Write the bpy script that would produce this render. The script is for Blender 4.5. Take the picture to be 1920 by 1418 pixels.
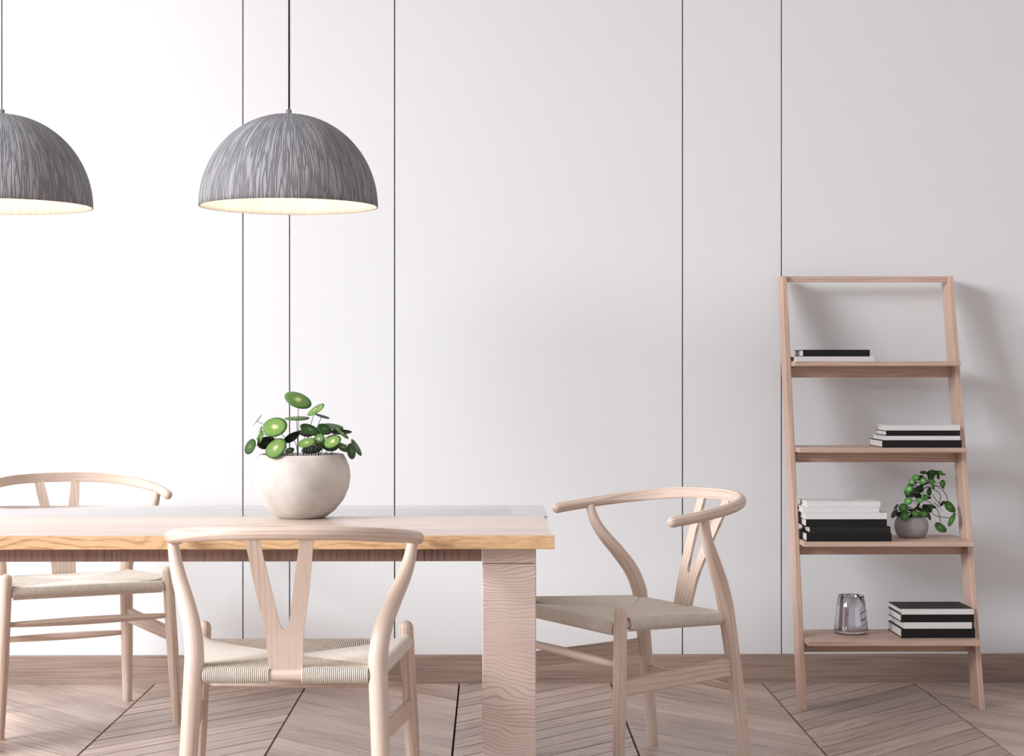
import bpy, bmesh, math, random
from mathutils import Vector, Matrix
random.seed(7)
for o in list(bpy.data.objects): bpy.data.objects.remove(o)
S = bpy.context.scene
C = S.collection
PI = math.pi

# ------------------------------------------------------------------ camera, world, light, exposure
FPX, HC, PSI = 3270.0, 1.06, math.atan(42/3270.0)
cam_d = bpy.data.cameras.new('camera'); cam = bpy.data.objects.new('camera', cam_d); C.objects.link(cam)
cam.location = (0, 0, HC); cam.rotation_euler = (PI/2, 0, -PSI)
cam_d.sensor_width = 36; cam_d.sensor_fit = 'HORIZONTAL'; cam_d.lens = FPX/1920*36; cam_d.shift_y = -5/1920
S.camera = cam

W = bpy.data.worlds.new('world'); S.world = W; W.use_nodes = True
bg = W.node_tree.nodes['Background']; bg.inputs[0].default_value = (0.93, 0.95, 1.0, 1); bg.inputs[1].default_value = 0.47

def area(name, loc, rot, sx, sy, energy, col):
    d = bpy.data.lights.new(name, 'AREA'); d.shape = 'RECTANGLE'; d.size = sx; d.size_y = sy; d.energy = energy; d.color = col
    o = bpy.data.objects.new(name, d); C.objects.link(o); o.location = loc; o.rotation_euler = rot
    return o
# daylight coming in through the big window of the left wall
WIN_Y0, WIN_Y1, WIN_Z0, WIN_Z1, WX = -0.8, 5.2, 0.05, 3.70, -4.4
area('window_daylight', (-7.6, 0.1, 4.1), (Vector((0.2, 5.6, 0.9))-Vector((-7.6, 0.1, 4.1))).to_track_quat('-Z', 'Y').to_euler(), 4.0, 3.2, 1220, (0.925, 0.958, 1.0))
sd = bpy.data.lights.new('sun', 'SUN'); sd.energy = 6; sd.angle = math.radians(2.5); sd.color = (1, 0.93, 0.86)
so = bpy.data.objects.new('sun', sd); C.objects.link(so)
so.rotation_euler = Vector((2.98, 0.42, -3.65)).to_track_quat('-Z', 'Y').to_euler()

S.view_settings.view_transform = 'Standard'; S.view_settings.look = 'None'
S.view_settings.exposure = 0.25; S.view_settings.gamma = 1.0; S.view_settings.use_curve_mapping = False

# ------------------------------------------------------------------ materials
def new_mat(name):
    m = bpy.data.materials.new(name); m.use_nodes = True
    nt = m.node_tree; b = nt.nodes['Principled BSDF']
    return m, nt, b
def N(nt, t, **kw):
    n = nt.nodes.new(t)
    for k, v in kw.items(): setattr(n, k, v)
    return n
def math_n(nt, op, a, b=None, clamp=False):
    n = N(nt, 'ShaderNodeMath', operation=op, use_clamp=clamp)
    for i, x in enumerate((a, b)):
        if x is None: continue
        if isinstance(x, (int, float)): n.inputs[i].default_value = x
        else: nt.links.new(x, n.inputs[i])
    return n.outputs[0]
def lin(r, g, b):
    f = lambda c: (c/255/12.92) if c/255 <= .04045 else ((c/255+.055)/1.055)**2.4
    return (f(r), f(g), f(b), 1)
def plain(name, col, rough=.5, spec=.5, metal=0, bump=0, bscale=200, var=0, vscale=8):
    m, nt, b = new_mat(name)
    b.inputs['Base Color'].default_value = col; b.inputs['Roughness'].default_value = rough
    b.inputs['Specular IOR Level'].default_value = spec; b.inputs['Metallic'].default_value = metal
    tc = N(nt, 'ShaderNodeTexCoord')
    if var:
        nz = N(nt, 'ShaderNodeTexNoise'); nz.inputs['Scale'].default_value = vscale; nz.inputs['Detail'].default_value = 5
        nt.links.new(tc.outputs['Object'], nz.inputs['Vector'])
        mx = N(nt, 'ShaderNodeMix', data_type='RGBA'); mx.inputs['A'].default_value = col
        mx.inputs['B'].default_value = tuple(c*(1-var) for c in col[:3])+(1,)
        nt.links.new(math_n(nt, 'MULTIPLY_ADD', nz.outputs['Fac'], 2.2, True), mx.inputs['Factor'])
        mx.inputs['Factor'].links[0].from_node.inputs[2].default_value = -.6
        nt.links.new(mx.outputs['Result'], b.inputs['Base Color'])
    if bump:
        nz = N(nt, 'ShaderNodeTexNoise'); nz.inputs['Scale'].default_value = bscale; nz.inputs['Detail'].default_value = 3
        nt.links.new(tc.outputs['Object'], nz.inputs['Vector'])
        bp = N(nt, 'ShaderNodeBump'); bp.inputs['Strength'].default_value = bump; bp.inputs['Distance'].default_value = .002
        nt.links.new(nz.outputs['Fac'], bp.inputs['Height']); nt.links.new(bp.outputs['Normal'], b.inputs['Normal'])
    return m
def wood(name, light, dark, rings=55, ring_amt=.5, warp=2.2, fibre=.35, blotch=.35, rough=.42, tint=.0, wu=1.6, wv=7, fu=9, fv=330, sharp=3.0, spec=.4):
    """UV driven wood: u runs along the grain in metres, v across it."""
    m, nt, b = new_mat(name)
    uv = N(nt, 'ShaderNodeUVMap'); oi = N(nt, 'ShaderNodeObjectInfo')
    off = N(nt, 'ShaderNodeCombineXYZ')
    nt.links.new(math_n(nt, 'MULTIPLY', oi.outputs['Random'], 37.0), off.inputs[0])
    nt.links.new(math_n(nt, 'MULTIPLY', oi.outputs['Random'], 91.0), off.inputs[1])
    ad = N(nt, 'ShaderNodeVectorMath', operation='ADD')
    nt.links.new(uv.outputs[0], ad.inputs[0]); nt.links.new(off.outputs[0], ad.inputs[1])
    def noise(su, sv, det):
        mp = N(nt, 'ShaderNodeVectorMath', operation='MULTIPLY'); mp.inputs[1].default_value = (su, sv, 1)
        nt.links.new(ad.outputs[0], mp.inputs[0])
        nz = N(nt, 'ShaderNodeTexNoise'); nz.inputs['Scale'].default_value = 1; nz.inputs['Detail'].default_value = det
        nt.links.new(mp.outputs[0], nz.inputs['Vector'])
        return nz.outputs['Fac']
    wn = noise(wu, wv, 2); fb = noise(fu, fv, 3); bl = noise(1.3, 5, 2)
    sp = N(nt, 'ShaderNodeSeparateXYZ'); nt.links.new(ad.outputs[0], sp.inputs[0])
    ph = math_n(nt, 'ADD', math_n(nt, 'MULTIPLY', sp.outputs[1], float(rings)), math_n(nt, 'MULTIPLY', wn, warp*4))
    sn = math_n(nt, 'MULTIPLY_ADD', math_n(nt, 'SINE', math_n(nt, 'MULTIPLY', ph, 2*PI)), .5); sn.node.inputs[2].default_value = .5
    rg = math_n(nt, 'POWER', sn, sharp)
    pt = math_n(nt, 'MULTIPLY', math_n(nt, 'SUBTRACT', noise(.9, 3.3, 1), .36), 4.5, True)
    rg = math_n(nt, 'MULTIPLY', rg, math_n(nt, 'MULTIPLY', pt, ring_amt))
    f1 = math_n(nt, 'MULTIPLY', math_n(nt, 'SUBTRACT', fb, .5), fibre*2)
    f2 = math_n(nt, 'MULTIPLY', math_n(nt, 'SUBTRACT', bl, .4), blotch*2)
    fac = math_n(nt, 'ADD', math_n(nt, 'ADD', rg, f1), f2, True)
    mx = N(nt, 'ShaderNodeMix', data_type='RGBA'); mx.inputs['A'].default_value = light; mx.inputs['B'].default_value = dark
    nt.links.new(fac, mx.inputs['Factor'])
    col = mx.outputs['Result']
    if tint:
        hs = N(nt, 'ShaderNodeHueSaturation')
        v = math_n(nt, 'MULTIPLY_ADD', oi.outputs['Random'], tint*2); v.node.inputs[2].default_value = 1-tint
        nt.links.new(v, hs.inputs['Value']); nt.links.new(col, hs.inputs['Color']); col = hs.outputs['Color']
    nt.links.new(col, b.inputs['Base Color'])
    b.inputs['Roughness'].default_value = rough; b.inputs['Specular IOR Level'].default_value = spec
    bp = N(nt, 'ShaderNodeBump'); bp.inputs['Strength'].default_value = .12; bp.inputs['Distance'].default_value = .001
    nt.links.new(fac, bp.inputs['Height']); nt.links.new(bp.outputs['Normal'], b.inputs['Normal'])
    return m

M = {}
M['wall'] = plain('white_wall_panel', (.79, .79, .80, 1), .55, .3)
M['backing'] = plain('dark_groove_backing', (.13, .112, .10, 1), .8, .2)
M['ceiling'] = plain('ceiling_paint', (.82, .82, .82, 1), .8, .2)
M['floor'] = wood('oak_floor_plank', lin(200, 180, 168), lin(128, 104, 92), rings=30, ring_amt=.34, fibre=.7, blotch=.65, rough=.40, tint=.13, warp=1.2, fu=5, fv=130)
M['gap'] = plain('dark_floor_gap', (.03, .022, .018, 1), .9, .1)
M['base'] = wood('walnut_baseboard', lin(168, 146, 134), lin(100, 79, 69), rings=34, ring_amt=.34, fibre=.7, blotch=.65, rough=.5, wu=.8, wv=14, warp=1.2, fu=4, fv=150, sharp=2)
M['chair'] = wood('ash_chair_wood', lin(222, 201, 186), lin(164, 124, 100), rings=75, ring_amt=.42, fibre=.38, blotch=.28, rough=.40, warp=1.0, sharp=6, tint=.03, fv=240)
M['shelf'] = wood('ash_ladder_wood', lin(214, 183, 165), lin(146, 108, 89), rings=85, ring_amt=.45, fibre=.5, blotch=.36, rough=.45, warp=1.1, sharp=4, fv=240)
M['top'] = wood('pale_table_top', lin(222, 204, 192), lin(182, 150, 134), rings=16, ring_amt=.3, fibre=.45, blotch=.5, rough=.3, warp=1.4, fv=120, fu=3)
M['edge'] = wood('golden_table_edge', lin(224, 186, 142), lin(166, 112, 70), rings=60, ring_amt=.55, fibre=.7, blotch=.6, rough=.5, warp=2.6, wu=3.0, wv=5, fu=26, fv=200, sharp=4)
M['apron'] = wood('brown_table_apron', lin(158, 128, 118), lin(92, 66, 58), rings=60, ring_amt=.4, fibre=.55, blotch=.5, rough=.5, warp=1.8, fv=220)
M['leg'] = wood('knotty_table_leg', lin(226, 206, 196), lin(172, 130, 118), rings=115, ring_amt=.7, fibre=.3, blotch=.4, rough=.42, warp=5, wu=3.5, wv=5.5, sharp=8)
M['cord'] = plain('paper_cord', lin(232, 222, 210), .8, .2, bump=.3, bscale=500, var=.12, vscale=60)
M['under'] = plain('seat_padding', lin(176, 162, 146), .9, .1)
M['black'] = plain('black_book_cloth', (.008, .008, .008, 1), .55, .3)
M['charcoal'] = plain('charcoal_book_cloth', (.016, .016, .014, 1), .6, .3)
M['white'] = plain('white_book_cover', (.80, .79, .79, 1), .5, .3)
M['page'] = plain('book_pages', (.74, .70, .67, 1), .85, .1, bump=.2, bscale=900)
M['cable'] = plain('grey_cable', (.06, .06, .06, 1), .5, .4)
M['cap'] = plain('grey_metal_cap', (.22, .22, .23, 1), .45, .4)
M['soil'] = plain('dark_soil', (.02, .014, .01, 1), .95, .1, bump=.8, bscale=120)
M['pot_white'] = plain('pale_concrete_pot', lin(226, 218, 210), .75, .25, bump=.25, bscale=90, var=.34, vscale=11)
M['pot_grey'] = plain('grey_concrete_pot', lin(186, 182, 182), .75, .25, bump=.3, bscale=140, var=.25, vscale=30)
M['trunk'] = plain('dark_plant_stem', (.022, .016, .012, 1), .7, .2)
M['stem'] = plain('thin_plant_petiole', (.035, .035, .02, 1), .6, .2)
def leaf_mat(name, edge, mid, centre):
    m, nt, b = new_mat(name)
    uv = N(nt, 'ShaderNodeUVMap'); ln = N(nt, 'ShaderNodeVectorMath', operation='LENGTH')
    nt.links.new(uv.outputs[0], ln.inputs[0])
    nz = N(nt, 'ShaderNodeTexNoise'); nz.inputs['Scale'].default_value = 2.5; nz.inputs['Detail'].default_value = 3
    oi = N(nt, 'ShaderNodeObjectInfo'); ad = N(nt, 'ShaderNodeVectorMath', operation='ADD')
    nt.links.new(uv.outputs[0], ad.inputs[0]); nt.links.new(oi.outputs['Random'], ad.inputs[1]); nt.links.new(ad.outputs[0], nz.inputs['Vector'])
    d = math_n(nt, 'ADD', ln.outputs['Value'], math_n(nt, 'MULTIPLY', math_n(nt, 'SUBTRACT', nz.outputs['Fac'], .5), .45))
    cr = N(nt, 'ShaderNodeValToRGB'); e = cr.color_ramp.elements
    e[0].position = .06; e[0].color = centre; e[1].position = .98; e[1].color = edge
    e2 = e.new(.32); e2.color = mid
    nt.links.new(d, cr.inputs[0])
    hs = N(nt, 'ShaderNodeHueSaturation')
    v = math_n(nt, 'MULTIPLY_ADD', oi.outputs['Random'], .3); v.node.inputs[2].default_value = .85
    nt.links.new(v, hs.inputs['Value']); nt.links.new(cr.outputs[0], hs.inputs['Color'])
    nt.links.new(hs.outputs[0], b.inputs['Base Color'])
    b.inputs['Roughness'].default_value = .5; b.inputs['Specular IOR Level'].default_value = .25
    return m
LEAF = [leaf_mat('lit_young_leaf', lin(96, 134, 66), lin(122, 152, 80), lin(204, 206, 158)),  # tones mix leaf age with light and shade put into the colour
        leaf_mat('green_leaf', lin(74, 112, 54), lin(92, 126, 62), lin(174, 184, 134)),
        leaf_mat('shaded_mature_leaf', lin(52, 84, 42), lin(62, 98, 48), lin(120, 140, 90)),
        leaf_mat('shaded_old_leaf', lin(36, 54, 32), lin(44, 62, 36), lin(80, 90, 60))]
SLEAF = [leaf_mat('lit_young_money_leaf', lin(84, 140, 70), lin(106, 160, 84), lin(200, 220, 170)),  # small plant: darker tones are partly leaf colour, partly painted-in shade
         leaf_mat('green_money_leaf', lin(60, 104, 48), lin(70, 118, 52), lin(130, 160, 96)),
         leaf_mat('shaded_mature_money_leaf', lin(40, 70, 36), lin(46, 80, 38), lin(80, 110, 62)),
         leaf_mat('shaded_old_money_leaf', lin(30, 42, 28), lin(34, 48, 30), lin(52, 66, 44))]
def shade_mat(name, light, dark, ku, kv, bump):
    m, nt, b = new_mat(name)
    uv = N(nt, 'ShaderNodeUVMap'); mp = N(nt, 'ShaderNodeVectorMath', operation='MULTIPLY'); mp.inputs[1].default_value = (ku, kv, 1)
    oi = N(nt, 'ShaderNodeObjectInfo')
    ad = N(nt, 'ShaderNodeVectorMath', operation='ADD'); nt.links.new(uv.outputs[0], mp.inputs[0]); nt.links.new(mp.outputs[0], ad.inputs[0])
    cb = N(nt, 'ShaderNodeCombineXYZ'); nt.links.new(math_n(nt, 'MULTIPLY', oi.outputs['Random'], 40.), cb.inputs[0]); nt.links.new(cb.outputs[0], ad.inputs[1])
    nz = N(nt, 'ShaderNodeTexNoise'); nz.inputs['Scale'].default_value = 1; nz.inputs['Detail'].default_value = 3; nz.inputs['Distortion'].default_value = .5
    nt.links.new(ad.outputs[0], nz.inputs['Vector'])
    rg = math_n(nt, 'ABSOLUTE', math_n(nt, 'SUBTRACT', nz.outputs['Fac'], .5))
    rg = math_n(nt, 'MULTIPLY', rg, 9.0, True)
    mx = N(nt, 'ShaderNodeMix', data_type='RGBA'); mx.inputs['A'].default_value = dark; mx.inputs['B'].default_value = light
    nt.links.new(rg, mx.inputs['Factor']); nt.links.new(mx.outputs['Result'], b.inputs['Base Color'])
    b.inputs['Roughness'].default_value = .75; b.inputs['Specular IOR Level'].default_value = .25
    bp = N(nt, 'ShaderNodeBump'); bp.inputs['Strength'].default_value = bump; bp.inputs['Distance'].default_value = .004
    nt.links.new(rg, bp.inputs['Height']); nt.links.new(bp.outputs['Normal'], b.inputs['Normal'])
    return m
M['shade'] = shade_mat('grey_wrinkled_shade', lin(164, 163, 167), lin(120, 118, 121), 150, 7, .6)
M['lining'] = shade_mat('cream_shade_lining', (.86, .82, .74, 1), (.76, .70, .60, 1), 90, 2, .3)
def emis(name, col, st):
    m, nt, b = new_mat(name)
    b.inputs['Base Color'].default_value = col; b.inputs['Emission Color'].default_value = col; b.inputs['Emission Strength'].default_value = st
    return m
M['bulb'] = emis('lit_bulb', (1, .9, .76, 1), 5)
def glass_mat(name, col, rough, refl, ior=1.45):
    m, nt, b = new_mat(name)
    b.inputs['Base Color'].default_value = col; b.inputs['Roughness'].default_value = rough
    b.inputs['Transmission Weight'].default_value = 1; b.inputs['IOR'].default_value = ior
    if refl:
        gl = N(nt, 'ShaderNodeBsdfGlossy'); gl.inputs['Color'].default_value = (.78, .77, .82, 1); gl.inputs['Roughness'].default_value = .06
        ms = N(nt, 'ShaderNodeMixShader'); ms.inputs[0].default_value = refl
        nt.links.new(b.outputs[0], ms.inputs[1]); nt.links.new(gl.outputs[0], ms.inputs[2])
        nt.links.new(ms.outputs[0], nt.nodes['Material Output'].inputs['Surface'])
    return m
M['vase'] = glass_mat('smoky_lustre_glass', (.88, .87, .91, 1), .03, .42)
M['tglass'] = glass_mat('table_glass', (.80, .82, .82, 1), .03, .0, 1.5)
def pane_mat():
    m, nt, b = new_mat('thin_window_glass')
    tr = N(nt, 'ShaderNodeBsdfTransparent'); gl = N(nt, 'ShaderNodeBsdfGlossy'); gl.inputs['Roughness'].default_value = .02
    ms = N(nt, 'ShaderNodeMixShader'); ms.inputs[0].default_value = .05
    nt.links.new(tr.outputs[0], ms.inputs[1]); nt.links.new(gl.outputs[0], ms.inputs[2])
    nt.links.new(ms.outputs[0], nt.nodes['Material Output'].inputs['Surface'])
    return m
M['pane'] = pane_mat()

# ------------------------------------------------------------------ builders
def link(name, me, mat, parent=None, smooth=False):
    o = bpy.data.objects.new(name, me); C.objects.link(o)
    if mat is not None and not me.materials: me.materials.append(mat)
    if parent is not None: o.parent = parent
    if smooth:
        for p in me.polygons: p.use_smooth = True
    return o
def bm_mesh(bm, name):
    me = bpy.data.meshes.new(name); bm.normal_update(); bm.to_mesh(me); bm.free(); return me
def box_uv(me, grain, across=None):
    uvl = me.uv_layers.new(name='UVMap') if not me.uv_layers else me.uv_layers[0]
    g = 'xyz'.index(grain); o1, o2 = [i for i in range(3) if i != g]
    for l in me.loops:
        c = me.vertices[l.vertex_index].co
        uvl.data[l.index].uv = (c[g], c[o1]+c[o2] if across is None else c[across])
def box_mesh(lo, hi, grain='x', bev=.0015, name='box'):
    bm = bmesh.new()
    bmesh.ops.create_cube(bm, size=1)
    for v in bm.verts:
        v.co = Vector([(lo[i]+hi[i])/2+v.co[i]*(hi[i]-lo[i]) for i in range(3)])
    if bev: bmesh.ops.bevel(bm, geom=bm.edges[:], offset=bev, segments=1, affect='EDGES', profile=.5)
    me = bm_mesh(bm, name); box_uv(me, grain); return me
def box(name, lo, hi, mat, parent=None, grain='x', bev=.0015):
    return link(name, box_mesh(lo, hi, grain, bev, name), mat, parent)
def prism_mesh(poly, z0, z1, name, along=(1, 0), bev=0):
    """poly: list of (x,y) counter-clockwise, extruded z0..z1; uv along a direction"""
    bm = bmesh.new()
    lo = [bm.verts.new((x, y, z0)) for x, y in poly]; hi = [bm.verts.new((x, y, z1)) for x, y in poly]
    n = len(poly)
    bm.faces.new(hi); bm.faces.new(lo[::-1])
    for i in range(n): bm.faces.new((lo[i], lo[(i+1) % n], hi[(i+1) % n], hi[i]))
    if bev: bmesh.ops.bevel(bm, geom=[e for e in bm.edges if all(v.co.z > (z0+z1)/2 for v in e.verts)], offset=bev, segments=1, affect='EDGES')
    me = bm_mesh(bm, name); uvl = me.uv_layers.new(name='UVMap')
    ax, ay = along
    for l in me.loops:
        c = me.vertices[l.vertex_index].co
        uvl.data[l.index].uv = (c.x*ax+c.y*ay, -c.x*ay+c.y*ax+c.z)
    return me
def catmull(pts, sub):
    P_ = [Vector(p) for p in pts]; out = []
    for i in range(len(P_)-1):
        p0 = P_[max(i-1, 0)]; p1 = P_[i]; p2 = P_[i+1]; p3 = P_[min(i+2, len(P_)-1)]
        for k in range(sub):
            t = k/sub
            out.append(.5*((2*p1)+(p2-p0)*t+(2*p0-5*p1+4*p2-p3)*t*t+(3*p1-p0-3*p2+p3)*t**3))
    out.append(P_[-1]); return out
def tube_mesh(path, radii, sides=12, cap0=0, cap1=0, name='tube', section=None, up=None):
    """swept tube; radii per point (number or (side, up)); cap = number of rounding rings at the end"""
    path = [Vector(p) for p in path]; n = len(path)
    flat = [0 if isinstance(r, (int, float)) or len(r) < 3 else r[2] for r in radii]
    rad = [(r, r) if isinstance(r, (int, float)) else r[:2] for r in radii]
    tang = []
    for i in range(n):
        tang.append((path[min(i+1, n-1)]-path[max(i-1, 0)]).normalized())
    rings = []   # (centre, tangent, ra, rb)
    def capr(i, k, sgn, steps):
        r = rad[i]; a = (k/steps)*PI/2
        return (path[i]+tang[i]*sgn*min(r)*math.sin(a), tang[i], r[0]*math.cos(a), r[1]*math.cos(a), 0)
    for k in range(cap0, 0, -1): rings.append(capr(0, k, -1, cap0+.25))
    for i in range(n): rings.append((path[i], tang[i], rad[i][0], rad[i][1], flat[i]))
    for k in range(1, cap1+1): rings.append(capr(n-1, k, 1, cap1+.25))
    bm = bmesh.new(); uvl = bm.loops.layers.uv.new('UVMap')
    U = Vector(up) if up else None
    if U is None:
        t = rings[0][1]; a = Vector((1, 0, 0)) if abs(t.x) < .8 else Vector((0, 1, 0))
        side = t.cross(a).normalized()
    vr = []; us = []; L = 0; prev = None
    for (c, t, ra, rb, fl_) in rings:
        if U is not None: s_ = U.cross(t).normalized()
        else:
            side = (side-t*side.dot(t)).normalized(); s_ = side
        w = t.cross(s_).normalized()
        if prev is not None: L += (c-prev).length
        prev = c; us.append(L)
        ring = []
        for k in range(sides):
            a = 2*PI*k/sides; x, y = math.cos(a), math.sin(a)
            if fl_: x = max(x, -1+.62*fl_) if x < 0 else x; y = math.copysign(abs(y)**(1-.35*fl_) if x < 0 else abs(y), y)
            ring.append(bm.verts.new(c+s_*x*ra+w*y*rb))
        vr.append(ring)
    rm = max(max(r) for r in rad)
    for i in range(len(vr)-1):
        for k in range(sides):
            f = bm.faces.new((vr[i][k], vr[i+1][k], vr[i+1][(k+1) % sides], vr[i][(k+1) % sides])); f.smooth = True
            kk = [k, k, k+1, k+1]; ii = [i, i+1, i+1, i]
            for l, a, b_ in zip(f.loops, ii, kk): l[uvl].uv = (us[a], abs((b_/sides)-.5)*2*PI*rm)
    for ring in (vr[0][:], vr[-1][::-1]):
        f = bm.faces.new(ring)
        for l in f.loops: l[uvl].uv = (l.vert.co.x, l.vert.co.y)
    bmesh.ops.recalc_face_normals(bm, faces=bm.faces)
    return bm_mesh(bm, name)
def lathe_mesh(prof, seg=48, name='lathe', closed=False):
    bm = bmesh.new(); uvl = bm.loops.layers.uv.new('UVMap'); rings = []
    for r, z in prof:
        if r < 1e-6: rings.append([bm.verts.new((0, 0, z))])
        else: rings.append([bm.verts.new((r*math.cos(2*PI*k/seg), r*math.sin(2*PI*k/seg), z)) for k in range(seg)])
    n = len(rings); L = [0]
    for i in range(1, n): L.append(L[-1]+math.hypot(prof[i][0]-prof[i-1][0], prof[i][1]-prof[i-1][1]))
    for i in range(n if closed else n-1):
        A, B = rings[i], rings[(i+1) % n]; la, lb = L[i], L[(i+1) % n]
        for k in range(seg):
            k2 = (k+1) % seg
            if len(A) == 1 and len(B) == 1: continue
            if len(A) == 1: vs, uv_ = [A[0], B[k2], B[k]], [((k+.5)/seg, la), ((k+1)/seg, lb), (k/seg, lb)]
            elif len(B) == 1: vs, uv_ = [A[k], A[k2], B[0]], [(k/seg, la), ((k+1)/seg, la), ((k+.5)/seg, lb)]
            else: vs, uv_ = [A[k], A[k2], B[k2], B[k]], [(k/seg, la), ((k+1)/seg, la), ((k+1)/seg, lb), (k/seg, lb)]
            f = bm.faces.new(vs); f.smooth = True
            for l, u in zip(f.loops, uv_): l[uvl].uv = u
    bmesh.ops.recalc_face_normals(bm, faces=bm.faces)
    return bm_mesh(bm, name)
def thing(name, label, cat, loc=(0, 0, 0), rz=0, group=None):
    o = bpy.data.objects.new(name, None); C.objects.link(o); o.empty_display_size = .05
    o.location = loc; o.rotation_euler = (0, 0, rz); o['label'] = label; o['category'] = cat
    if group: o['group'] = group
    return o
def struct(o, label):
    o['kind'] = 'structure'; o['label'] = label; return o
def dup(root, loc, rz, label):
    r = root.copy(); C.objects.link(r); r.location = loc; r.rotation_euler = (0, 0, rz); r['label'] = label
    for ch in list(root.children):
        c = ch.copy(); C.objects.link(c); c.parent = r
        for g in ch.children:
            d = g.copy(); C.objects.link(d); d.parent = c
    return r

# ------------------------------------------------------------------ room shell
RX0, RX1, RY0, YB, RZ = WX, 4.2, -1.5, 6.0, 3.9
# back wall: dark backing with separate white panels in front, thin shadow gaps between them
wb = struct(box('wall_back', (RX0, YB+.030, 0), (RX1, YB+.13, RZ), M['backing'], None, 'x', 0), 'white panelled back wall with thin vertical shadow gaps')
def px_x(px, Y):           # room x of an image column on the plane y = Y
    k = (px-960)/FPX; c, s = math.cos(PSI), math.sin(PSI)
    return Y*(s+k*c)/(c-k*s)
seams = [RX0, -2.35] + [px_x(p, YB+.012) for p in (455.5, 543, 740, 1280, 1465.5)] + [2.45, RX1]
for a, b in zip(seams[:-1], seams[1:]):
    box('wall_panel', (a+.0020, YB+.012, .0968), (b-.0020, YB+.0295, RZ), M['wall'], wb, 'z', .0008)
bb = struct(box('baseboard_back', (RX0, YB, -.0128), (RX1, YB+.0295, .0965), M['base'], None, 'x', .002), 'flat brown wooden baseboard along the back wall')
cl = struct(box('ceiling', (RX0-.12, RY0, RZ), (RX1+.12, YB+.13, RZ+.1), M['ceiling'], None, 'x', 0), 'plain white ceiling')
wr = struct(box('wall_right', (RX1, RY0, 0), (RX1+.12, YB+.13, RZ), M['ceiling'], None, 'x', 0), 'plain white side wall')
# left wall with a window opening
bm = bmesh.new()
def addbox(bm, lo, hi):
    r = bmesh.ops.create_cube(bm, size=1)
    for v in r['verts']: v.co = Vector([(lo[i]+hi[i])/2+v.co[i]*(hi[i]-lo[i]) for i in range(3)])
for lo, hi in (((RX0-.12, RY0, 0), (RX0, WIN_Y0, RZ)), ((RX0-.12, WIN_Y1, 0), (RX0, YB+.13, RZ)),
               ((RX0-.12, WIN_Y0, 0), (RX0, WIN_Y1, WIN_Z0)), ((RX0-.12, WIN_Y0, WIN_Z1), (RX0, WIN_Y1, RZ))): addbox(bm, lo, hi)
wl = struct(link('wall_left', bm_mesh(bm, 'wall_left'), M['ceiling']), 'white side wall with a tall window')
w1 = bpy.data.objects.new('window_1', None); C.objects.link(w1); w1.location = (RX0-.06, (WIN_Y0+WIN_Y1)/2, WIN_Z0); struct(w1, 'wide white framed window in the side wall')
hy, hz, ft = (WIN_Y1-WIN_Y0)/2, WIN_Z1-WIN_Z0, .05
for lo, hi in (((-.03, -hy, 0), (.03, hy, ft)), ((-.03, -hy, hz-ft), (.03, hy, hz)), ((-.03, -hy, ft), (.03, -hy+ft, hz-ft)), ((-.03, hy-ft, ft), (.03, hy, hz-ft)),
               ((-.025, -hy/3-.02, ft), (.025, -hy/3+.02, hz-ft)), ((-.025, hy/3-.02, ft), (.025, hy/3+.02, hz-ft))):
    box('window_frame', lo, hi, M['ceiling'], w1, 'y', .002)
for k in range(3):
    a = -hy+ft+k*(2*hy-2*ft)/3
    box('pane', (-.003, a+.0, ft), (.003, a+(2*hy-2*ft)/3, hz-ft), M['pane'], w1, 'y', 0)

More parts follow.
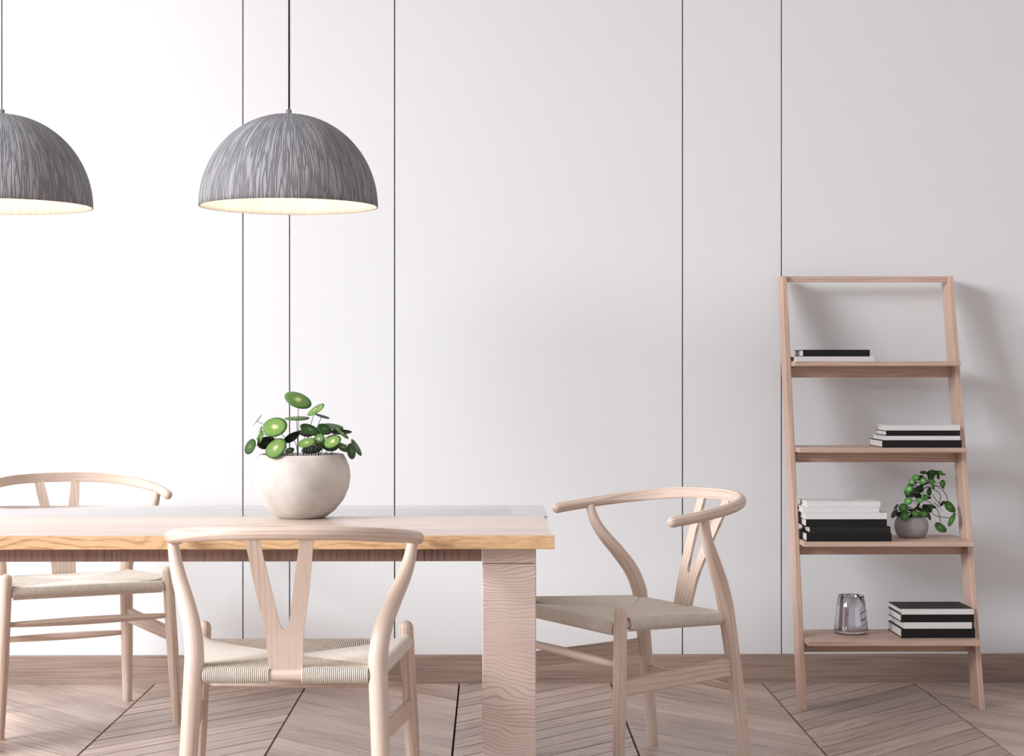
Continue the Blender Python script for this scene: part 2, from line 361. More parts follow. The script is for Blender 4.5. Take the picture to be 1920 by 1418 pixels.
# floor: sub-floor plus chevron planks
fl = struct(box('floor', (RX0, RY0, -.10), (RX1, YB+.13, -.013), M['gap'], None, 'x', 0), 'grey brown chevron plank floor with dark joints')
J0, JW, PW, PH = -.1045, .522, .122, 5.805
def clip(poly, lim, axis, keep_less):
    out = []
    for i in range(len(poly)):
        a, b = poly[i], poly[(i+1) % len(poly)]
        ia = (a[axis] <= lim) == keep_less; ib = (b[axis] <= lim) == keep_less
        if ia: out.append(a)
        if ia != ib:
            t = (lim-a[axis])/(b[axis]-a[axis]); out.append((a[0]+t*(b[0]-a[0]), a[1]+t*(b[1]-a[1])))
    return out
plank_mesh = {}
rest = bmesh.new(); rest_uv = rest.loops.layers.uv.new('UVMap')
for c in range(-7, 8):
    x0, x1 = J0+c*JW, J0+(c+1)*JW
    up = (c % 2 == 0)                                   # planks run away from the camera to the right
    for k in range(-64, 12):
        y0 = PH+k*PW
        g, gx = (.0036 if up else .0022), .0030
        ya, yb = (y0, y0+JW) if up else (y0+JW, y0)
        poly = [(x0+gx, ya+g), (x1-gx, yb+g), (x1-gx, yb+PW-g), (x0+gx, ya+PW-g)]
        p2 = poly
        for lim, ax, less in ((YB-.002, 1, True), (RY0, 1, False), (RX0, 0, False), (RX1, 0, True)):
            p2 = clip(p2, lim, ax, less)
            if len(p2) < 3: break
        if len(p2) < 3: continue
        sq = math.sqrt(.5); al = (sq, sq) if up else (sq, -sq)
        ym = sum(p[1] for p in p2)/len(p2); xm = (x0+x1)/2
        if ym > 4.35 and -2.3 < xm < 2.4:
            whole = len(p2) == 4 and all(abs(p2[i][j]-poly[i][j]) < 1e-9 for i in range(4) for j in range(2))
            if whole:
                if up not in plank_mesh:
                    plank_mesh[up] = prism_mesh([(p[0]-x0, p[1]-y0) for p in poly], -.013, 0, 'plank', al, .0007)
                o = link('plank', plank_mesh[up], M['floor'], fl); o.location = (x0, y0, random.uniform(-.0004, .0004))
            else:
                link('plank', prism_mesh(p2, -.013, 0, 'plank', al, 0), M['floor'], fl)
        else:
            off = random.uniform(0, 50)
            vs = [rest.verts.new((p[0], p[1], 0)) for p in p2]; vb = [rest.verts.new((p[0], p[1], -.013)) for p in p2]
            fs = [rest.faces.new(vs)]+[rest.faces.new((vb[i], vb[(i+1) % len(vs)], vs[(i+1) % len(vs)], vs[i])) for i in range(len(vs))]
            for f in fs:
                for l in f.loops:
                    q = l.vert.co; l[rest_uv].uv = (q.x*al[0]+q.y*al[1]+off, -q.x*al[1]+q.y*al[0]+off)
ro = link('plank_field', bm_mesh(rest, 'plank_field'), M['floor'], fl); ro['kind'] = 'stuff'

# ------------------------------------------------------------------ dining table
TF, TB, TH, TXL, TXR = 4.03, 4.985, .689, -1.62, .150
GY = 4.595                                              # wood in front, glass strip behind
tb = thing('dining_table', 'long pale wooden table with golden front edge and glass strip behind', 'table', (TXL, TF, 0))
def tbx(name, lo, hi, mat, grain='x', bev=.0015, parent=tb):
    o_ = (TXL, TF, 0)
    return box(name, [lo[i]-o_[i] for i in range(3)], [hi[i]-o_[i] for i in range(3)], mat, parent, grain, bev)
ed = tbx('front_edge_board', (TXL, TF, TH-.031), (TXR, TF+.02, TH), M['edge'], 'x', .0012)
nb_ = 3; bw = (GY-TF-.0205)/nb_
for i in range(nb_):
    tbx('top_board', (TXL, TF+.0205+i*bw, TH-.031), (TXR-.006, TF+.0205+(i+1)*bw-.0004, TH-.0002), M['top'], 'x', .0006)
tbx('glass_strip', (TXL, GY+.001, TH-.0125), (TXR+.004, TB, TH-.0005), M['tglass'], 'x', .001)
tbx('glass_support', (TXL+.05, TB-.10, TH-.034), (TXR-.09, TB-.06, TH-.0135), M['top'], 'x', .001)
AZ0, AZ1 = .6255, TH-.0315
LX1 = .1085; LX0 = LX1-.1255
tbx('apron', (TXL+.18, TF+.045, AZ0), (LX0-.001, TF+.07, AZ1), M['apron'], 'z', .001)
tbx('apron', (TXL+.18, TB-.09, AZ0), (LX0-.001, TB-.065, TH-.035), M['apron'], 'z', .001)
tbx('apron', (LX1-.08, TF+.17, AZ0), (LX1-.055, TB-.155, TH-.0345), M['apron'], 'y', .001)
for xa in (LX0, TXL+.05):
    for ya, dpt in ((TF+.04, .125), (TB-.15, .10)):
        cb = tbx('leg', (xa, ya, 0), (xa+.1255, ya+dpt, AZ0-.006), M['leg'], 'x', .0022)
        tbx('corner_block', (xa, ya, AZ0-.0045), (xa+.1255, ya+dpt, AZ1 if ya < TF+.1 else TH-.035), M['apron'] if 0 else M['leg'], 'x', .0018)

# ------------------------------------------------------------------ dining chairs
def lerp3(a, b, t): return tuple(a[i]+(b[i]-a[i])*t for i in range(3))
RAIL = [(0, .280, .731), (.07, .274, .730), (.14, .2505, .727), (.20, .207, .720), (.245, .137, .711), (.267, .062, .702), (.275, 0, .6945), (.274, -.068, .687)]
REAR = [(.215, .220, 0), (.207, .194, .21), (.199, .166, .413), (.199, .157, .46), (.207, .137, .51), (.225, .105, .56), (.247, .069, .61), (.260, .048, .65), (.2675, .038, .692)]
REAR_R = [.0150, .0195, .0215, .0215, .0205, .0190, .0168, .0145, .0115]
FRONT = [(.262, -.227, 0), (.2505, -.2155, .235), (.239, -.204, .462)]
FRONT_R = [.0135, .0178, .0172]
def rear_at(z):
    for a, b in zip(REAR[:-1], REAR[1:]):
        if a[2] <= z <= b[2]: return lerp3(a, b, (z-a[2])/(b[2]-a[2]))
def front_at(z): return lerp3(FRONT[0], FRONT[-1], z/FRONT[-1][2])
mir = lambda p, s: (p[0]*s, p[1], p[2])
def seat_mesh():
    """woven cord seat: every cord is a raised half-round strand that wraps its rail and runs to the diagonal"""
    FZ, BZ, SZF, SZB = .4185, .4135, .431, .419
    R = .0155
    f = front_at(FZ); b = rear_at(BZ)
    fx, fy, bx, by = f[0]-.020, f[1]+.002, b[0]-.021, b[1]-.0
    cz = .4275; cy = (fy+by)/2+.012
    Cn = Vector((0, cy, cz))
    bm = bmesh.new()
    pitch = .0043; cr = pitch*.5
    def strand(pts, side):
        prev = None; n = len(pts)
        for i, p in enumerate(pts):
            t = (pts[min(i+1, n-1)]-pts[max(i-1, 0)]).normalized(); nrm = t.cross(side).normalized()
            ring = [bm.verts.new(p+side*cr*.9*math.cos(a)+nrm*cr*1.5*math.sin(a)) for a in (0, PI*.28, PI*.5, PI*.72, PI)]
            if prev:
                for k in range(4): bm.faces.new((prev[k], prev[k+1], ring[k+1], ring[k])).smooth = True
            prev = ring
    def family(A, B, nin, apexside, skip=None, lift=0):
        # A, B: ends of the rail centre line; nin: inward horizontal direction
        A, B, nin = Vector(A), Vector(B), Vector(nin).normalized()
        Ln = (B-A).length; side = (B-A).normalized(); n = int(Ln/pitch)
        for i in range(n):
            t = (i+.5)/n; p = A.lerp(B, t)
            # end point on the diagonal from the nearer corner to the seat centre
            corner, tt = (A, t/.5) if t < .5 else (B, (1-t)/.5)
            top = p+Vector((0, 0, R))
            sx = 1 if corner.x > 0 else -1
            cc = Vector((sx*(fx+.009), fy+.011, 0)) if corner.y < 0 else Vector((sx*(bx+.009), by-.012, 0))
            e = cc.lerp(Cn, tt); e = Vector((e.x, e.y, .4315+(cz-.4315)*tt+(lift*(1-tt)**10 if corner.y < 0 else 0)))
            pts = [p+nin*(R*.95)*math.sin(a)*-1+Vector((0, 0, -R*math.cos(a))) for a in (0, .5, 1.0, 1.5, 2.0, 2.5, 2.9)]
            pts.append(top+nin*.003)
            if skip and skip(p): pts = [top+nin*.012]*1
            b0 = pts[-1]; sdir = side
            if (e-pts[-1]).dot(nin) > .002:
                for k in (.33, .66, 1.0): pts.append(b0.lerp(e, k)-Vector((0, 0, .002*math.sin(PI*k))))
            if len(pts) > 2: strand(pts, sdir*-1 if apexside else sdir)
    family((fx, fy, FZ), (-fx, fy, FZ), (0, 1, 0), 0)
    family((-bx, by, BZ), (bx, by, BZ), (0, -1, 0), 0, skip=lambda p: abs(p.x) < .0365)
    for s in (1, -1):
        A = (s*(fx+.018), fy+.022, SZF); B = (s*(bx+.019), by-.024, SZB)
        family(A if s < 0 else B, B if s < 0 else A, (-s, 0, 0), 0, None, .012)
    bmesh.ops.recalc_face_normals(bm, faces=[])
    me = bm_mesh(bm, 'woven_seat')
    # under-layer that closes the seat from below
    bm = bmesh.new()
    q = [(fx+.009, fy+.011), (bx+.009, by-.012), (-bx-.009, by-.012), (-fx-.009, fy+.011)]
    t_ = [bm.verts.new((p[0], p[1], .4290)) for p in q]; u_ = [bm.verts.new((p[0], p[1], .4150)) for p in q]
    tc, uc = bm.verts.new((0, cy, .4248)), bm.verts.new((0, cy, .4130))
    for i in range(4):
        k = (i+1) % 4
        bm.faces.new((t_[i], t_[k], tc)); bm.faces.new((u_[k], u_[i], uc)); bm.faces.new((u_[i], u_[k], t_[k], t_[i]))
    bmesh.ops.recalc_face_normals(bm, faces=bm.faces)
    me2 = bm_mesh(bm, 'seat_underlayer')
    return me, me2, (fx, fy, FZ, bx, by, BZ, SZF, SZB)
def make_chair(label):
    t = thing('dining_chair', label, 'chair', group='dining chairs around the table')
    wd = M['chair']
    # bent arm and back rail, flattened on its inner face along the back
    half = catmull([mir(p, 1) for p in RAIL], 5)
    path = [Vector((-p.x, p.y, p.z)) for p in half[::-1]]+half[1:]
    rad = []
    for p in path:
        k = max(0, min(1, (p.y-.06)/.14)); rad.append((.0145, .0145+.0010*k, k))
    link('arm_rail', tube_mesh(path, rad, 16, 4, 4, 'arm_rail', None, (0, 0, 1)), wd, t)
    for s in (1, -1):
        pts = catmull([mir(p, s) for p in REAR], 4); rr = []
        for i in range(len(REAR)-1):
            for k in range(4): rr.append(REAR_R[i]+(REAR_R[i+1]-REAR_R[i])*k/4)
        rr.append(REAR_R[-1])
        link('leg', tube_mesh(pts, rr, 16, 1, 0, 'leg'), wd, t)
        link('leg', tube_mesh([mir(p, s) for p in FRONT], FRONT_R, 16, 1, 5, 'leg'), wd, t)
        # flat side stretcher
        a, b = Vector(mir(front_at(.272), s)), Vector(mir(rear_at(.289), s)); d = (b-a).normalized()
        sd_ = Vector((0, 0, 1)).cross(d).normalized()*.0065
        bm = bmesh.new(); vs = []
        for p, h in ((a, .021), (b, .0245)):
            for w in (1, -1):
                for z in (1, -1): vs.append(bm.verts.new(p+sd_*w+Vector((0, 0, h*z))))
        for q in ((0, 1, 3, 2), (4, 6, 7, 5), (0, 2, 6, 4), (1, 5, 7, 3), (0, 4, 5, 1), (2, 3, 7, 6)): bm.faces.new([vs[i] for i in q])
        bmesh.ops.recalc_face_normals(bm, faces=bm.faces)
        bmesh.ops.bevel(bm, geom=bm.edges[:], offset=.0025, segments=2, affect='EDGES')
        me = bm_mesh(bm, 'side_stretcher'); box_uv(me, 'y', 2); link('side_stretcher', me, wd, t)
    for nm, fn, z in (('front_stretcher', front_at, .330), ('rear_stretcher', rear_at, .228)):
        a, b = fn(z), mir(fn(z), -1)
        pts = [lerp3(a, b, k/10) for k in range(11)]; rr = [.0065+.0055*math.sin(PI*k/10)**.7 for k in range(11)]
        link(nm, tube_mesh(pts, rr, 12, 0, 0, nm), wd, t)
    cords, under, (fx, fy, FZ, bx, by, BZ, SZF, SZB) = seat_mesh()
    so_ = link('woven_seat', cords, M['cord'], t); so_['kind'] = 'stuff'; so_['label'] = 'cream woven paper cord seat'
    link('seat_underlayer', under, M['under'], t)
    f, b = front_at(FZ), rear_at(BZ)
    def bar(nm, a, b, r):
        pts = [lerp3(a, b, k/12) for k in range(13)]; rr = [r if .06 < k/12 < .94 else r*.6 for k in range(13)]
        link(nm, tube_mesh(pts, rr, 12, 0, 0, nm), wd, t)
    bar('seat_rail', f, mir(f, -1), .0135); bar('seat_rail', b, mir(b, -1), .0135)
    for s in (1, -1): bar('seat_rail', mir(front_at(SZF), s), mir(rear_at(SZB), s), .0125)
    # Y shaped splat, bent backwards towards the rail
    def yz(z): # depth of the splat
        pts = [(.415, .2005-.036), (.45, .172), (.515, .190), (.6, .2235), (.66, .2500), (.735, .2835)]
        c3 = catmull([(0, y_, z_) for z_, y_ in pts], 8)
        for p, q in zip(c3[:-1], c3[1:]):
            if z <= q.z: return p.y+(q.y-p.y)*(z-p.z)/(q.z-p.z)
        return pts[-1][1]
    zs = [.409, .43, .45, .47, .49, .505, .515, .52, .53, .545, .56, .58, .60, .62, .64, .66, .68, .70, .722]
    def wo(z):
        pts = [(.40, .0355), (.45, .0375), (.50, .0405), (.53, .0445), (.60, .0560), (.66, .0645), (.73, .0735)]
        for (z0, a), (z1, b_) in zip(pts[:-1], pts[1:]):
            if z <= z1: return a+(b_-a)*(z-z0)/(z1-z0)
    def wi(z):
        if z <= .515: return 0
        u = z-.515
        return min(.0105*math.sqrt(min(1, u/.014)), .0105)*(1 if u < .014 else 1)+max(0, u-.014)*.170
    bm = bmesh.new(); th = .0048
    for s in (1, -1):
        prev = None
        for z in zs:
            y = yz(z); xo, xi = s*wo(z), s*wi(z)
            ring = [bm.verts.new((xi, y-th, z)), bm.verts.new((xo, y-th, z)), bm.verts.new((xo, y+th, z)), bm.verts.new((xi, y+th, z))]
            if prev:
                for k in range(4):
                    if k == 3 and z <= .515: continue
                    bm.faces.new((prev[k], prev[(k+1) % 4], ring[(k+1) % 4], ring[k]))
            else: bm.faces.new(ring)
            prev = ring
        bm.faces.new(prev)
    bmesh.ops.remove_doubles(bm, verts=bm.verts, dist=1e-5)
    bmesh.ops.recalc_face_normals(bm, faces=bm.faces)
    me = bm_mesh(bm, 'back_splat'); box_uv(me, 'z', 0); link('back_splat', me, wd, t)
    return t
ch1 = make_chair('pale ash armchair with Y-shaped splat standing between the table and the panelled wall')
ch1.location = (-1.2819, 5.4049, 0); ch1.rotation_euler = (0, 0, .4331)
dup(ch1, (-.4382, 3.9319, 0), 3.1355, 'pale ash armchair tucked under the golden front edge of the table')
dup(ch1, (.3864, 4.6987, 0), -1.0444, 'pale ash armchair at the head of the table beside its thick leg')

# ------------------------------------------------------------------ ladder shelf
SY = -.015
LI, RI, LT = 1.005, 1.553, .0165                        # inner faces of the two side boards, board thickness
LFB, LFT, LZ, LD = 5.52+SY, 5.90+SY, 1.396, .098
ls = thing('ladder_shelf', 'leaning wooden ladder shelf with four boards against the white wall', 'shelf', (LI, LFB, 0))
def lfront(z): return LFB+(LFT-LFB)*z/LZ
def lsx(name, lo, hi, grain='x', bev=.001): return box(name, [lo[0]-LI, lo[1]-LFB, lo[2]], [hi[0]-LI, hi[1]-LFB, hi[2]], M['shelf'], ls, grain, bev)
for xa in (LI-LT, RI):
    bm = bmesh.new(); vs = []
    for x in (xa, xa+LT):
        for y, z in ((LFB, 0), (LFB+LD, 0), (LFT+LD, LZ), (LFT, LZ)): vs.append(bm.verts.new((x-LI, y-LFB, z)))
    for q in ((3, 2, 1, 0), (4, 5, 6, 7), (0, 1, 5, 4), (1, 2, 6, 5), (2, 3, 7, 6), (3, 0, 4, 7)): bm.faces.new([vs[i] for i in q])
    bmesh.ops.recalc_face_normals(bm, faces=bm.faces)
    bmesh.ops.bevel(bm, geom=bm.edges[:], offset=.0012, segments=1, affect='EDGES')
    me = bm_mesh(bm, 'side_board'); box_uv(me, 'z')
    for l in me.loops:
        q = me.vertices[l.vertex_index].co; me.uv_layers[0].data[l.index].uv = (q.z, q.x+q.y-q.z*(LFT-LFB)/LZ)
    link('side_board', me, M['shelf'], ls)
lsx('top_bar', (LI, LFT+.012, LZ-.0195), (RI, LFT+.03, LZ), 'x')
SHELF = [(1.106, 5.742, .20), (.8245, 5.662, .216), (.5265, 5.581, .250), (.221, 5.500, .262)]
for z, d, dep in SHELF:
    lsx('shelf_board', (LI+.0005, d+SY, z-.0155), (RI-.0005+.0, d+SY+dep, z), 'x')
    lsx('shelf_apron', (LI+.0005, lfront(z)+.045, z-.0535), (RI-.0005, lfront(z)+.063, z-.016), 'x')

# ------------------------------------------------------------------ books
def book(label, x0, x1, yf, dep, z0, z1, cover, group, spine=None, yaw=0):
    cx = (x0+x1)/2
    t = thing('book', label, 'book', (cx, yf, z0), yaw, group)
    hw, h, ct = (x1-x0)/2, z1-z0-.0004, .0022
    bm = bmesh.new()
    addbox(bm, (-hw, 0, 0), (hw, dep, ct)); addbox(bm, (-hw, 0, h-ct), (hw, dep, h)); addbox(bm, (-hw, 0, ct), (hw, ct, h-ct))
    me = bm_mesh(bm, 'cover'); box_uv(me, 'x'); link('cover', me, M[cover], t)
    box('page_block', (-hw+.003, ct, ct), (hw-.003, dep-.003, h-ct), M['page'], t, 'x', 0)
    if spine:
        box('spine_wrap', (-hw, -.0008, 0), (hw, 0, h), M[spine], t, 'x', 0)
    return t
def stack(shelf_i, rows, group):
    """rows bottom-up: (label, x0 px-derived, x1, front, depth, height, cover, spine, yaw)"""
    z = SHELF[shelf_i][0]
    for lab, x0, x1, yf, dep, h, cov, sp, yaw in rows:
        book(lab, x0, x1, yf+SY, dep, z, z+h, cov, group, sp, yaw); z += h
def X_(px, d): return (px-918)*d/FPX
d1, d2, d3, d4 = 5.76, 5.675, 5.600, 5.565
stack(0, [('white book at the bottom of the two-book pile on the topmost shelf', X_(1493.5, d1), X_(1639.5, d1), d1, .16, .0165, 'white', None, 0),
          ('black book lying on a white one on the topmost shelf', X_(1505.5, d1), X_(1631, d1), d1, .17, .0225, 'black', None, 0)], 'books on the topmost shelf')
stack(1, [('black book at the bottom of the four-book pile above the small plant', X_(1654.4, d2), X_(1803.8, d2), d2, .195, .0245, 'black', None, 0),
          ('thin white book between two black ones above the small plant', X_(1658, d2), X_(1801, d2), d2, .17, .0140, 'white', None, 0),
          ('black book right under the top white one above the small plant', X_(1661.7, d2), X_(1800.5, d2), d2, .15, .0175, 'black', None, 0),
          ('white book on top of the four-book pile above the small plant', X_(1661, d2), X_(1800.5, d2), d2, .12, .0175, 'white', None, 0)], 'books on the second shelf')
stack(2, [('black book at the bottom of the six-book pile beside the small plant', X_(1512, d3), X_(1672, d3), d3, .17, .0270, 'black', None, 0),
          ('charcoal book second from the bottom of the six-book pile', X_(1518, d3), X_(1670, d3), d3, .16, .0200, 'charcoal', None, 0),
          ('black book under three white ones in the six-book pile', X_(1511, d3), X_(1663, d3), d3, .17, .0245, 'black', None, 0),
          ('white book lying directly on black ones in the six-book pile', X_(1510, d3), X_(1663, d3), d3, .16, .0205, 'white', None, 0),
          ('white book second from the top of the six-book pile', X_(1505.7, d3), X_(1648.5, d3), d3, .14, .0180, 'white', None, 0),
          ('white book on top of the six-book pile beside the small plant', X_(1513, d3), X_(1651, d3), d3, .14, .0185, 'white', None, 0)], 'books on the third shelf')
stack(3, [('thick black book at the bottom of the pile beside the glass vase', X_(1690, d4), X_(1829, d4), d4, .19, .0300, 'black', None, 0),
          ('white book between two black ones beside the glass vase', X_(1695, d4), X_(1823, d4), d4, .17, .0205, 'white', None, 0),
          ('black book under the topmost one beside the glass vase', X_(1689.5, d4), X_(1827, d4), d4, .175, .0250, 'black', None, 0),
          ('black-topped book with white spine on the pile beside the glass vase', X_(1690, d4), X_(1826.5, d4), d4, .178, .0180, 'black', 'white', 0)], 'books on the lowest shelf')

# ------------------------------------------------------------------ glass vase
vz = thing('glass_vase', 'smoky lustre glass vase on the lowest ladder shelf', 'vase', (X_(1595.4, 5.672), 5.672+SY, SHELF[3][0]))
pr = [(0, 0), (.046, 0), (.0515, .003), (.0540, .009), (.0545, .016), (.0530, .035), (.0475, .085), (.0418, .1235), (.0405, .1243), (.0394, .1235), (.0450, .085), (.0505, .035), (.0515, .022), (.0495, .014), (.042, .011), (0, .0105)]
link('vessel', lathe_mesh(pr, 64, 'vessel'), M['vase'], vz)

# ------------------------------------------------------------------ plants
def leaf_mesh(name, point=0, rings=4, seg=22):
    """unit disc leaf in XY (normal +Z), slightly cupped, thin but solid; uv = position in the disc"""
    bm = bmesh.new(); uvl = bm.loops.layers.uv.new('UVMap')
    def rad(a):
        r = 1+.02*math.sin(3*a+1)
        if point: r *= 1+point*max(0, math.cos(a))**6
        return r
    lay = []
    for dz in (0, -.035):
        c = bm.verts.new((0, 0, dz+.02)); rr = [[c]]
        for i in range(1, rings+1):
            t = i/rings
            rr.append([bm.verts.new((t*rad(a)*math.cos(a), t*rad(a)*math.sin(a), (dz if i < rings else -.0175)+.01-.035*t*t+.02*math.sin(2*a)*t)) for a in [2*PI*k/seg for k in range(seg)]])
        lay.append(rr)
    for li, rr in enumerate(lay):
        for i in range(rings):
            for k in range(seg):
                k2 = (k+1) % seg
                vs = [rr[0][0], rr[1][k], rr[1][k2]] if i == 0 else [rr[i][k], rr[i+1][k], rr[i+1][k2], rr[i][k2]]
                f = bm.faces.new(vs if li == 0 else vs[::-1]); f.smooth = True
                for l in f.loops: l[uvl].uv = (l.vert.co.x, l.vert.co.y)
    bmesh.ops.remove_doubles(bm, verts=bm.verts, dist=1e-6)
    return bm_mesh(bm, name)
lm_round = {}
def leaf(parent, mats, base, pos, a, b, ang, tone, point=0, flip=1):
    """pos: leaf centre (world); a: radius; b/a foreshortening; ang: tilt axis in degrees"""
    key = (mats[tone].name, point)
    if key not in lm_round:
        lm_round[key] = leaf_mesh('leaf', point); lm_round[key].materials.append(mats[tone])
    r = max(.06, min(.98, b/a))
    th = math.radians(ang)
    maj = Vector((math.cos(th), 0, -math.sin(th)))
    per = Vector((math.sin(th), 0, math.cos(th)))
    if per.z < 0: per = -per
    nrm = (Vector((0, -1, 0))*r+per*flip*math.sqrt(1-r*r)).normalized()
    y = nrm.cross(maj).normalized()
    m = Matrix((maj, y, nrm)).transposed().to_4x4()
    o = link('leaf', lm_round[key], None, parent)
    o.matrix_local = Matrix.Translation(Vector(pos)-base) @ m @ Matrix.Diagonal((a, a, a, 1))
    return o
def petiole(parent, base, pts, r, mat='stem', nm='stem', sub=4, r1=None):
    path = catmull([Vector(p)-base for p in pts], sub); n = len(path)
    r1 = r if r1 is None else r1
    return link(nm, tube_mesh(path, [r+(r1-r)*i/(n-1) for i in range(n)], 6, 0, 0, nm), M[mat], parent)

# big plant on the table
D5 = 4.555; K5 = D5/FPX
TPX = X_(566.5, D5); TPB = Vector((TPX, D5, TH))
tp = thing('potted_plant', 'leafy green plant in a pale concrete bowl on the table', 'plant', TPB)
prof = [(0, 0), (.056, 0), (.064, .003), (.087, .020), (.109, .047), (.122, .077), (.1265, .106), (.1235, .133), (.1145, .155), (.1085, .1645), (.1065, .1660), (.1035, .1650), (.109, .153), (.117, .133), (.119, .106), (.0, .104)]
link('pot', lathe_mesh(prof, 64, 'pot'), M['pot_white'], tp)
link('soil', lathe_mesh([(0, .124), (.05, .126), (.085, .124), (.1155, .118), (.1155, .108), (0, .1055)], 32, 'soil'), M['soil'], tp)
def P5(cx, cy, dy): # crop coordinates of the study sheet -> world at the plant's depth
    px, py = 430+cx/5.065, 720+cy/5.065; d = D5+dy
    return Vector((X_(px, d), d, HC-(py-704)*d/FPX))
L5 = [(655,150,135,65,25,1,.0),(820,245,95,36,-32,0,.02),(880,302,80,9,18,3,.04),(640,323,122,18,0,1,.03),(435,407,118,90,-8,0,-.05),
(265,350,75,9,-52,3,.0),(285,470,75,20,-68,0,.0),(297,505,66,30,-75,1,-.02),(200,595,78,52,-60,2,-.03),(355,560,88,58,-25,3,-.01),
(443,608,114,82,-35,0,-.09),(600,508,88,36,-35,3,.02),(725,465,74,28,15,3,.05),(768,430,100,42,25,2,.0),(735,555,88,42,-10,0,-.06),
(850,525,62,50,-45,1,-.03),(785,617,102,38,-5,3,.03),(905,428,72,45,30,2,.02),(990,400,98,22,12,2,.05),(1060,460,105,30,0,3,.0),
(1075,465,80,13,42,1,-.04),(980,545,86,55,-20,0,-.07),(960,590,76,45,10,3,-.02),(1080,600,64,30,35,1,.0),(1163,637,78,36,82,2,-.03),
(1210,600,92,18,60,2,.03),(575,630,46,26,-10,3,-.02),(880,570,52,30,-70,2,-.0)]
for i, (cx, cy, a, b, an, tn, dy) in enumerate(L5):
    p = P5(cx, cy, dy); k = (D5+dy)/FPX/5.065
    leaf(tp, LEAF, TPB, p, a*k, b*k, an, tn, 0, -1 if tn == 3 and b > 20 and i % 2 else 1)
    u = (cx-700)/560
    root = TPB+Vector((u*.055+random.uniform(-.01, .01), dy*.5+random.uniform(-.015, .015), .12))
    mid = root.lerp(p, .55)+Vector((-.012*u, 0, .018+.02*abs(u)))
    petiole(tp, TPB, [root, root.lerp(mid, .5)+Vector((0, 0, .006)), mid, p-Vector((0, 0, .001))], .0011, r1=.0008)

# small plant on the third shelf
D8 = 5.742
SPB = Vector((X_(1709, D8), D8+SY, SHELF[2][0]))
sp_ = thing('potted_plant', 'small round-leaved plant in a grey pot on the ladder shelf', 'plant', SPB)
prof = [(0, 0), (.036, 0), (.042, .002), (.050, .014), (.0545, .028), (.0555, .038), (.0535, .052), (.0475, .066), (.0455, .0685), (.0435, .067), (.0495, .052), (.0515, .038), (0, .037)]
link('pot', lathe_mesh(prof, 48, 'pot'), M['pot_grey'], sp_)
link('soil', lathe_mesh([(0, .061), (.03, .062), (.0465, .0585), (.049, .045), (0, .0385)], 32, 'soil'), M['soil'], sp_)
def P8(cx, cy, dy=0):
    px, py = 1660+cx/9.453, 870+cy/9.453; d = D8+dy
    return Vector((X_(px, d), d+SY, HC-(py-704)*d/FPX))
TR = [P8(440, 990), P8(470, 880), P8(520, 810), P8(580, 755), P8(600, 690), P8(590, 600), P8(610, 480), P8(665, 385), P8(770, 330), P8(850, 235), P8(900, 170)]
petiole(sp_, SPB, TR, .0048, 'trunk', 'trunk', 4, .0014)
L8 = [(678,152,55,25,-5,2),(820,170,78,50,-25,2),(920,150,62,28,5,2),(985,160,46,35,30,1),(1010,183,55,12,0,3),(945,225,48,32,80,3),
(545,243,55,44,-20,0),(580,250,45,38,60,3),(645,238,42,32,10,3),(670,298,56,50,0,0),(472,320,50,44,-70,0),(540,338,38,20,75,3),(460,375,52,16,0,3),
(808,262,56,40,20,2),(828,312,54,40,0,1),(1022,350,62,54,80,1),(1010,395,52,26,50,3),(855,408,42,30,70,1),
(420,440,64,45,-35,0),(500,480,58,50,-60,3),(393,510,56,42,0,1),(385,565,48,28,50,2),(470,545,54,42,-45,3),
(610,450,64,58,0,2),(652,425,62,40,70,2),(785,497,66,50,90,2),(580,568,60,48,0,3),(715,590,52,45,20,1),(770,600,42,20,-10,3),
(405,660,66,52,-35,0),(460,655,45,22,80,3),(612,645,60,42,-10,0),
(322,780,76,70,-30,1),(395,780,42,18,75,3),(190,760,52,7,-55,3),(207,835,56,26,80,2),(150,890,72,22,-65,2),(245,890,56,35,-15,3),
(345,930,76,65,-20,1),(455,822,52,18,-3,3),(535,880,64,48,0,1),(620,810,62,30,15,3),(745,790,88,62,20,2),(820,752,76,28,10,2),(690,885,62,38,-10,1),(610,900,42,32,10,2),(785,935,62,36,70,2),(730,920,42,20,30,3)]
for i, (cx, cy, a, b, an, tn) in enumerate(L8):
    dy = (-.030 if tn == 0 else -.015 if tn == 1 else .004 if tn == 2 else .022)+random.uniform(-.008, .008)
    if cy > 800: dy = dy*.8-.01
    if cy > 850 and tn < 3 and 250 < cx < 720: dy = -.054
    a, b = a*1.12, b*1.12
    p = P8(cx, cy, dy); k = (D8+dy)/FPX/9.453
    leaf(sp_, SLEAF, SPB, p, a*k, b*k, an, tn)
    q = min(TR[1:-1], key=lambda r: abs(r.z-(p.z-.012))+.15*abs(r.x-p.x))
    petiole(sp_, SPB, [q, q.lerp(p, .5)+Vector((0, 0, .006)), p], .0008, sub=3)
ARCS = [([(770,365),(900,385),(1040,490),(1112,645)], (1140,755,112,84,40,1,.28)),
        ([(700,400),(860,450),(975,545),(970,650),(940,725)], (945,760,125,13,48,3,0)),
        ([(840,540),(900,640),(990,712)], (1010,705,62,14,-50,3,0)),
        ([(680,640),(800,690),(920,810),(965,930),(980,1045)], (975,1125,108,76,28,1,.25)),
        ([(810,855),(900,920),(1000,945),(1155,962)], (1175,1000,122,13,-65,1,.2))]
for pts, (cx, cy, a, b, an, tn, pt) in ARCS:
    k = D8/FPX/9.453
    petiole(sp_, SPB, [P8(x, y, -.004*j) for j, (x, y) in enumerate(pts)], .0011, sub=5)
    leaf(sp_, SLEAF, SPB, P8(cx, cy, -.004*len(pts)), a*k, b*k, an, tn, pt)

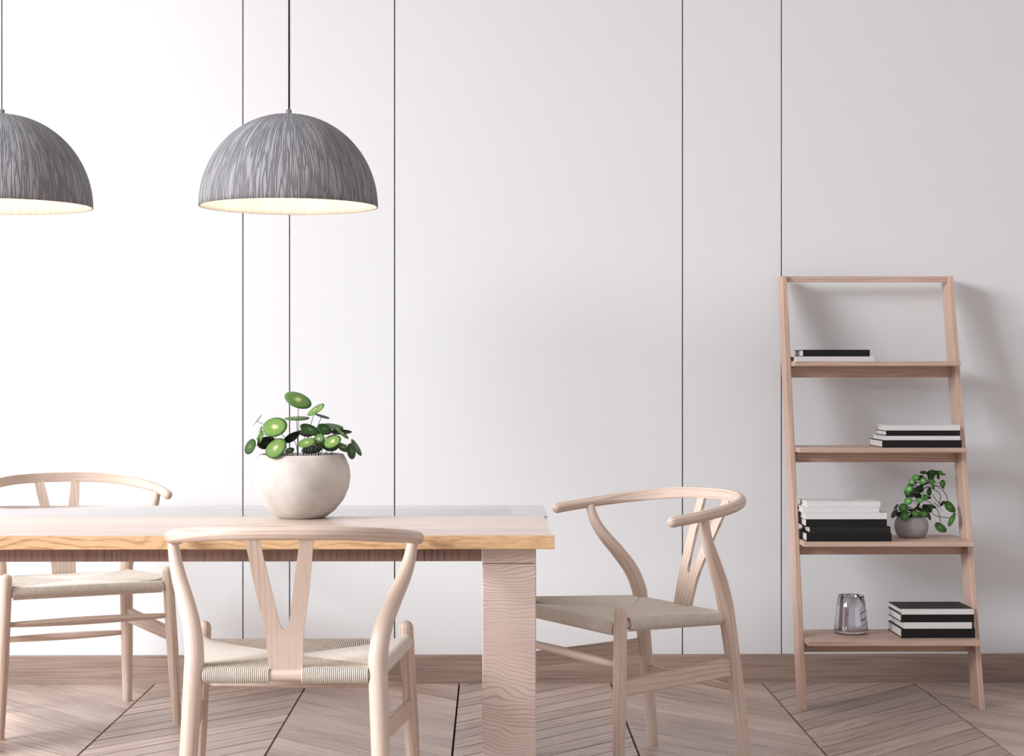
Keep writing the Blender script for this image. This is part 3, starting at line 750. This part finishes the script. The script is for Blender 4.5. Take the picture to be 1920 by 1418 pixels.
# ------------------------------------------------------------------ pendant lamps
def make_lamp(label, px, loc_y=4.51):
    R, H = .2305, .2400
    z0 = HC+(704-388)*loc_y/FPX
    t = thing('pendant_lamp', label, 'lamp', (X_(px, loc_y), loc_y*(1-(px-960)/FPX*math.sin(PSI)), z0), 0, 'dome pendant lamps over the table')
    out, inn = [], []
    for k in range(0, 25):
        a = k/24*PI/2
        out.append((R*math.cos(a)**.985 if k < 24 else 0, H*math.sin(a)))
    inn = [((R-.004)*math.cos(k/24*PI/2) if k < 24 else 0, (H-.005)*math.sin(k/24*PI/2)) for k in range(0, 25)]
    sh = link('shade', lathe_mesh([(R-.0022, 0)]+out, 96, 'shade'), M['shade'], t)
    link('shade_lining', lathe_mesh([(R-.0022, 0)]+inn, 96, 'shade_lining'), M['lining'], sh)
    link('cable_cap', lathe_mesh([(.0075, H-.003), (.0075, H+.0105), (.005, H+.012), (0, H+.012)], 20, 'cable_cap'), M['cap'], t)
    link('cable', tube_mesh([(0, 0, H+.010), (0, 0, RZ-z0-.02)], [.0016, .0016], 8, 0, 0, 'cable'), M['cable'], t)
    link('ceiling_rose', lathe_mesh([(0, RZ-z0-.025), (.04, RZ-z0-.025), (.045, RZ-z0-.02), (.045, RZ-z0-.0005), (0, RZ-z0-.0005)], 32, 'ceiling_rose'), M['cap'], t)
    sk = link('lamp_socket', lathe_mesh([(0, H-.006), (.018, H-.006), (.018, H-.055), (0, H-.055)], 20, 'lamp_socket'), M['cap'], t)
    link('bulb', lathe_mesh([(0, .095), (.018, .100), (.029, .115), (.030, .13), (.024, .15), (.014, .17), (.013, H-.0555), (0, H-.0555)], 24, 'bulb'), M['bulb'], sk)
    l = bpy.data.lights.new('bulb_light', 'POINT'); l.energy = 1.35; l.color = (1, .92, .80); l.shadow_soft_size = .03
    lo = bpy.data.objects.new('bulb_light', l); C.objects.link(lo); lo.parent = t; lo.location = (0, 0, .075)
    return t
make_lamp('grey dome pendant lamp hanging above the potted plant', 541.3)
make_lamp('grey dome pendant lamp hanging above the chair by the panelled wall', 3.5)
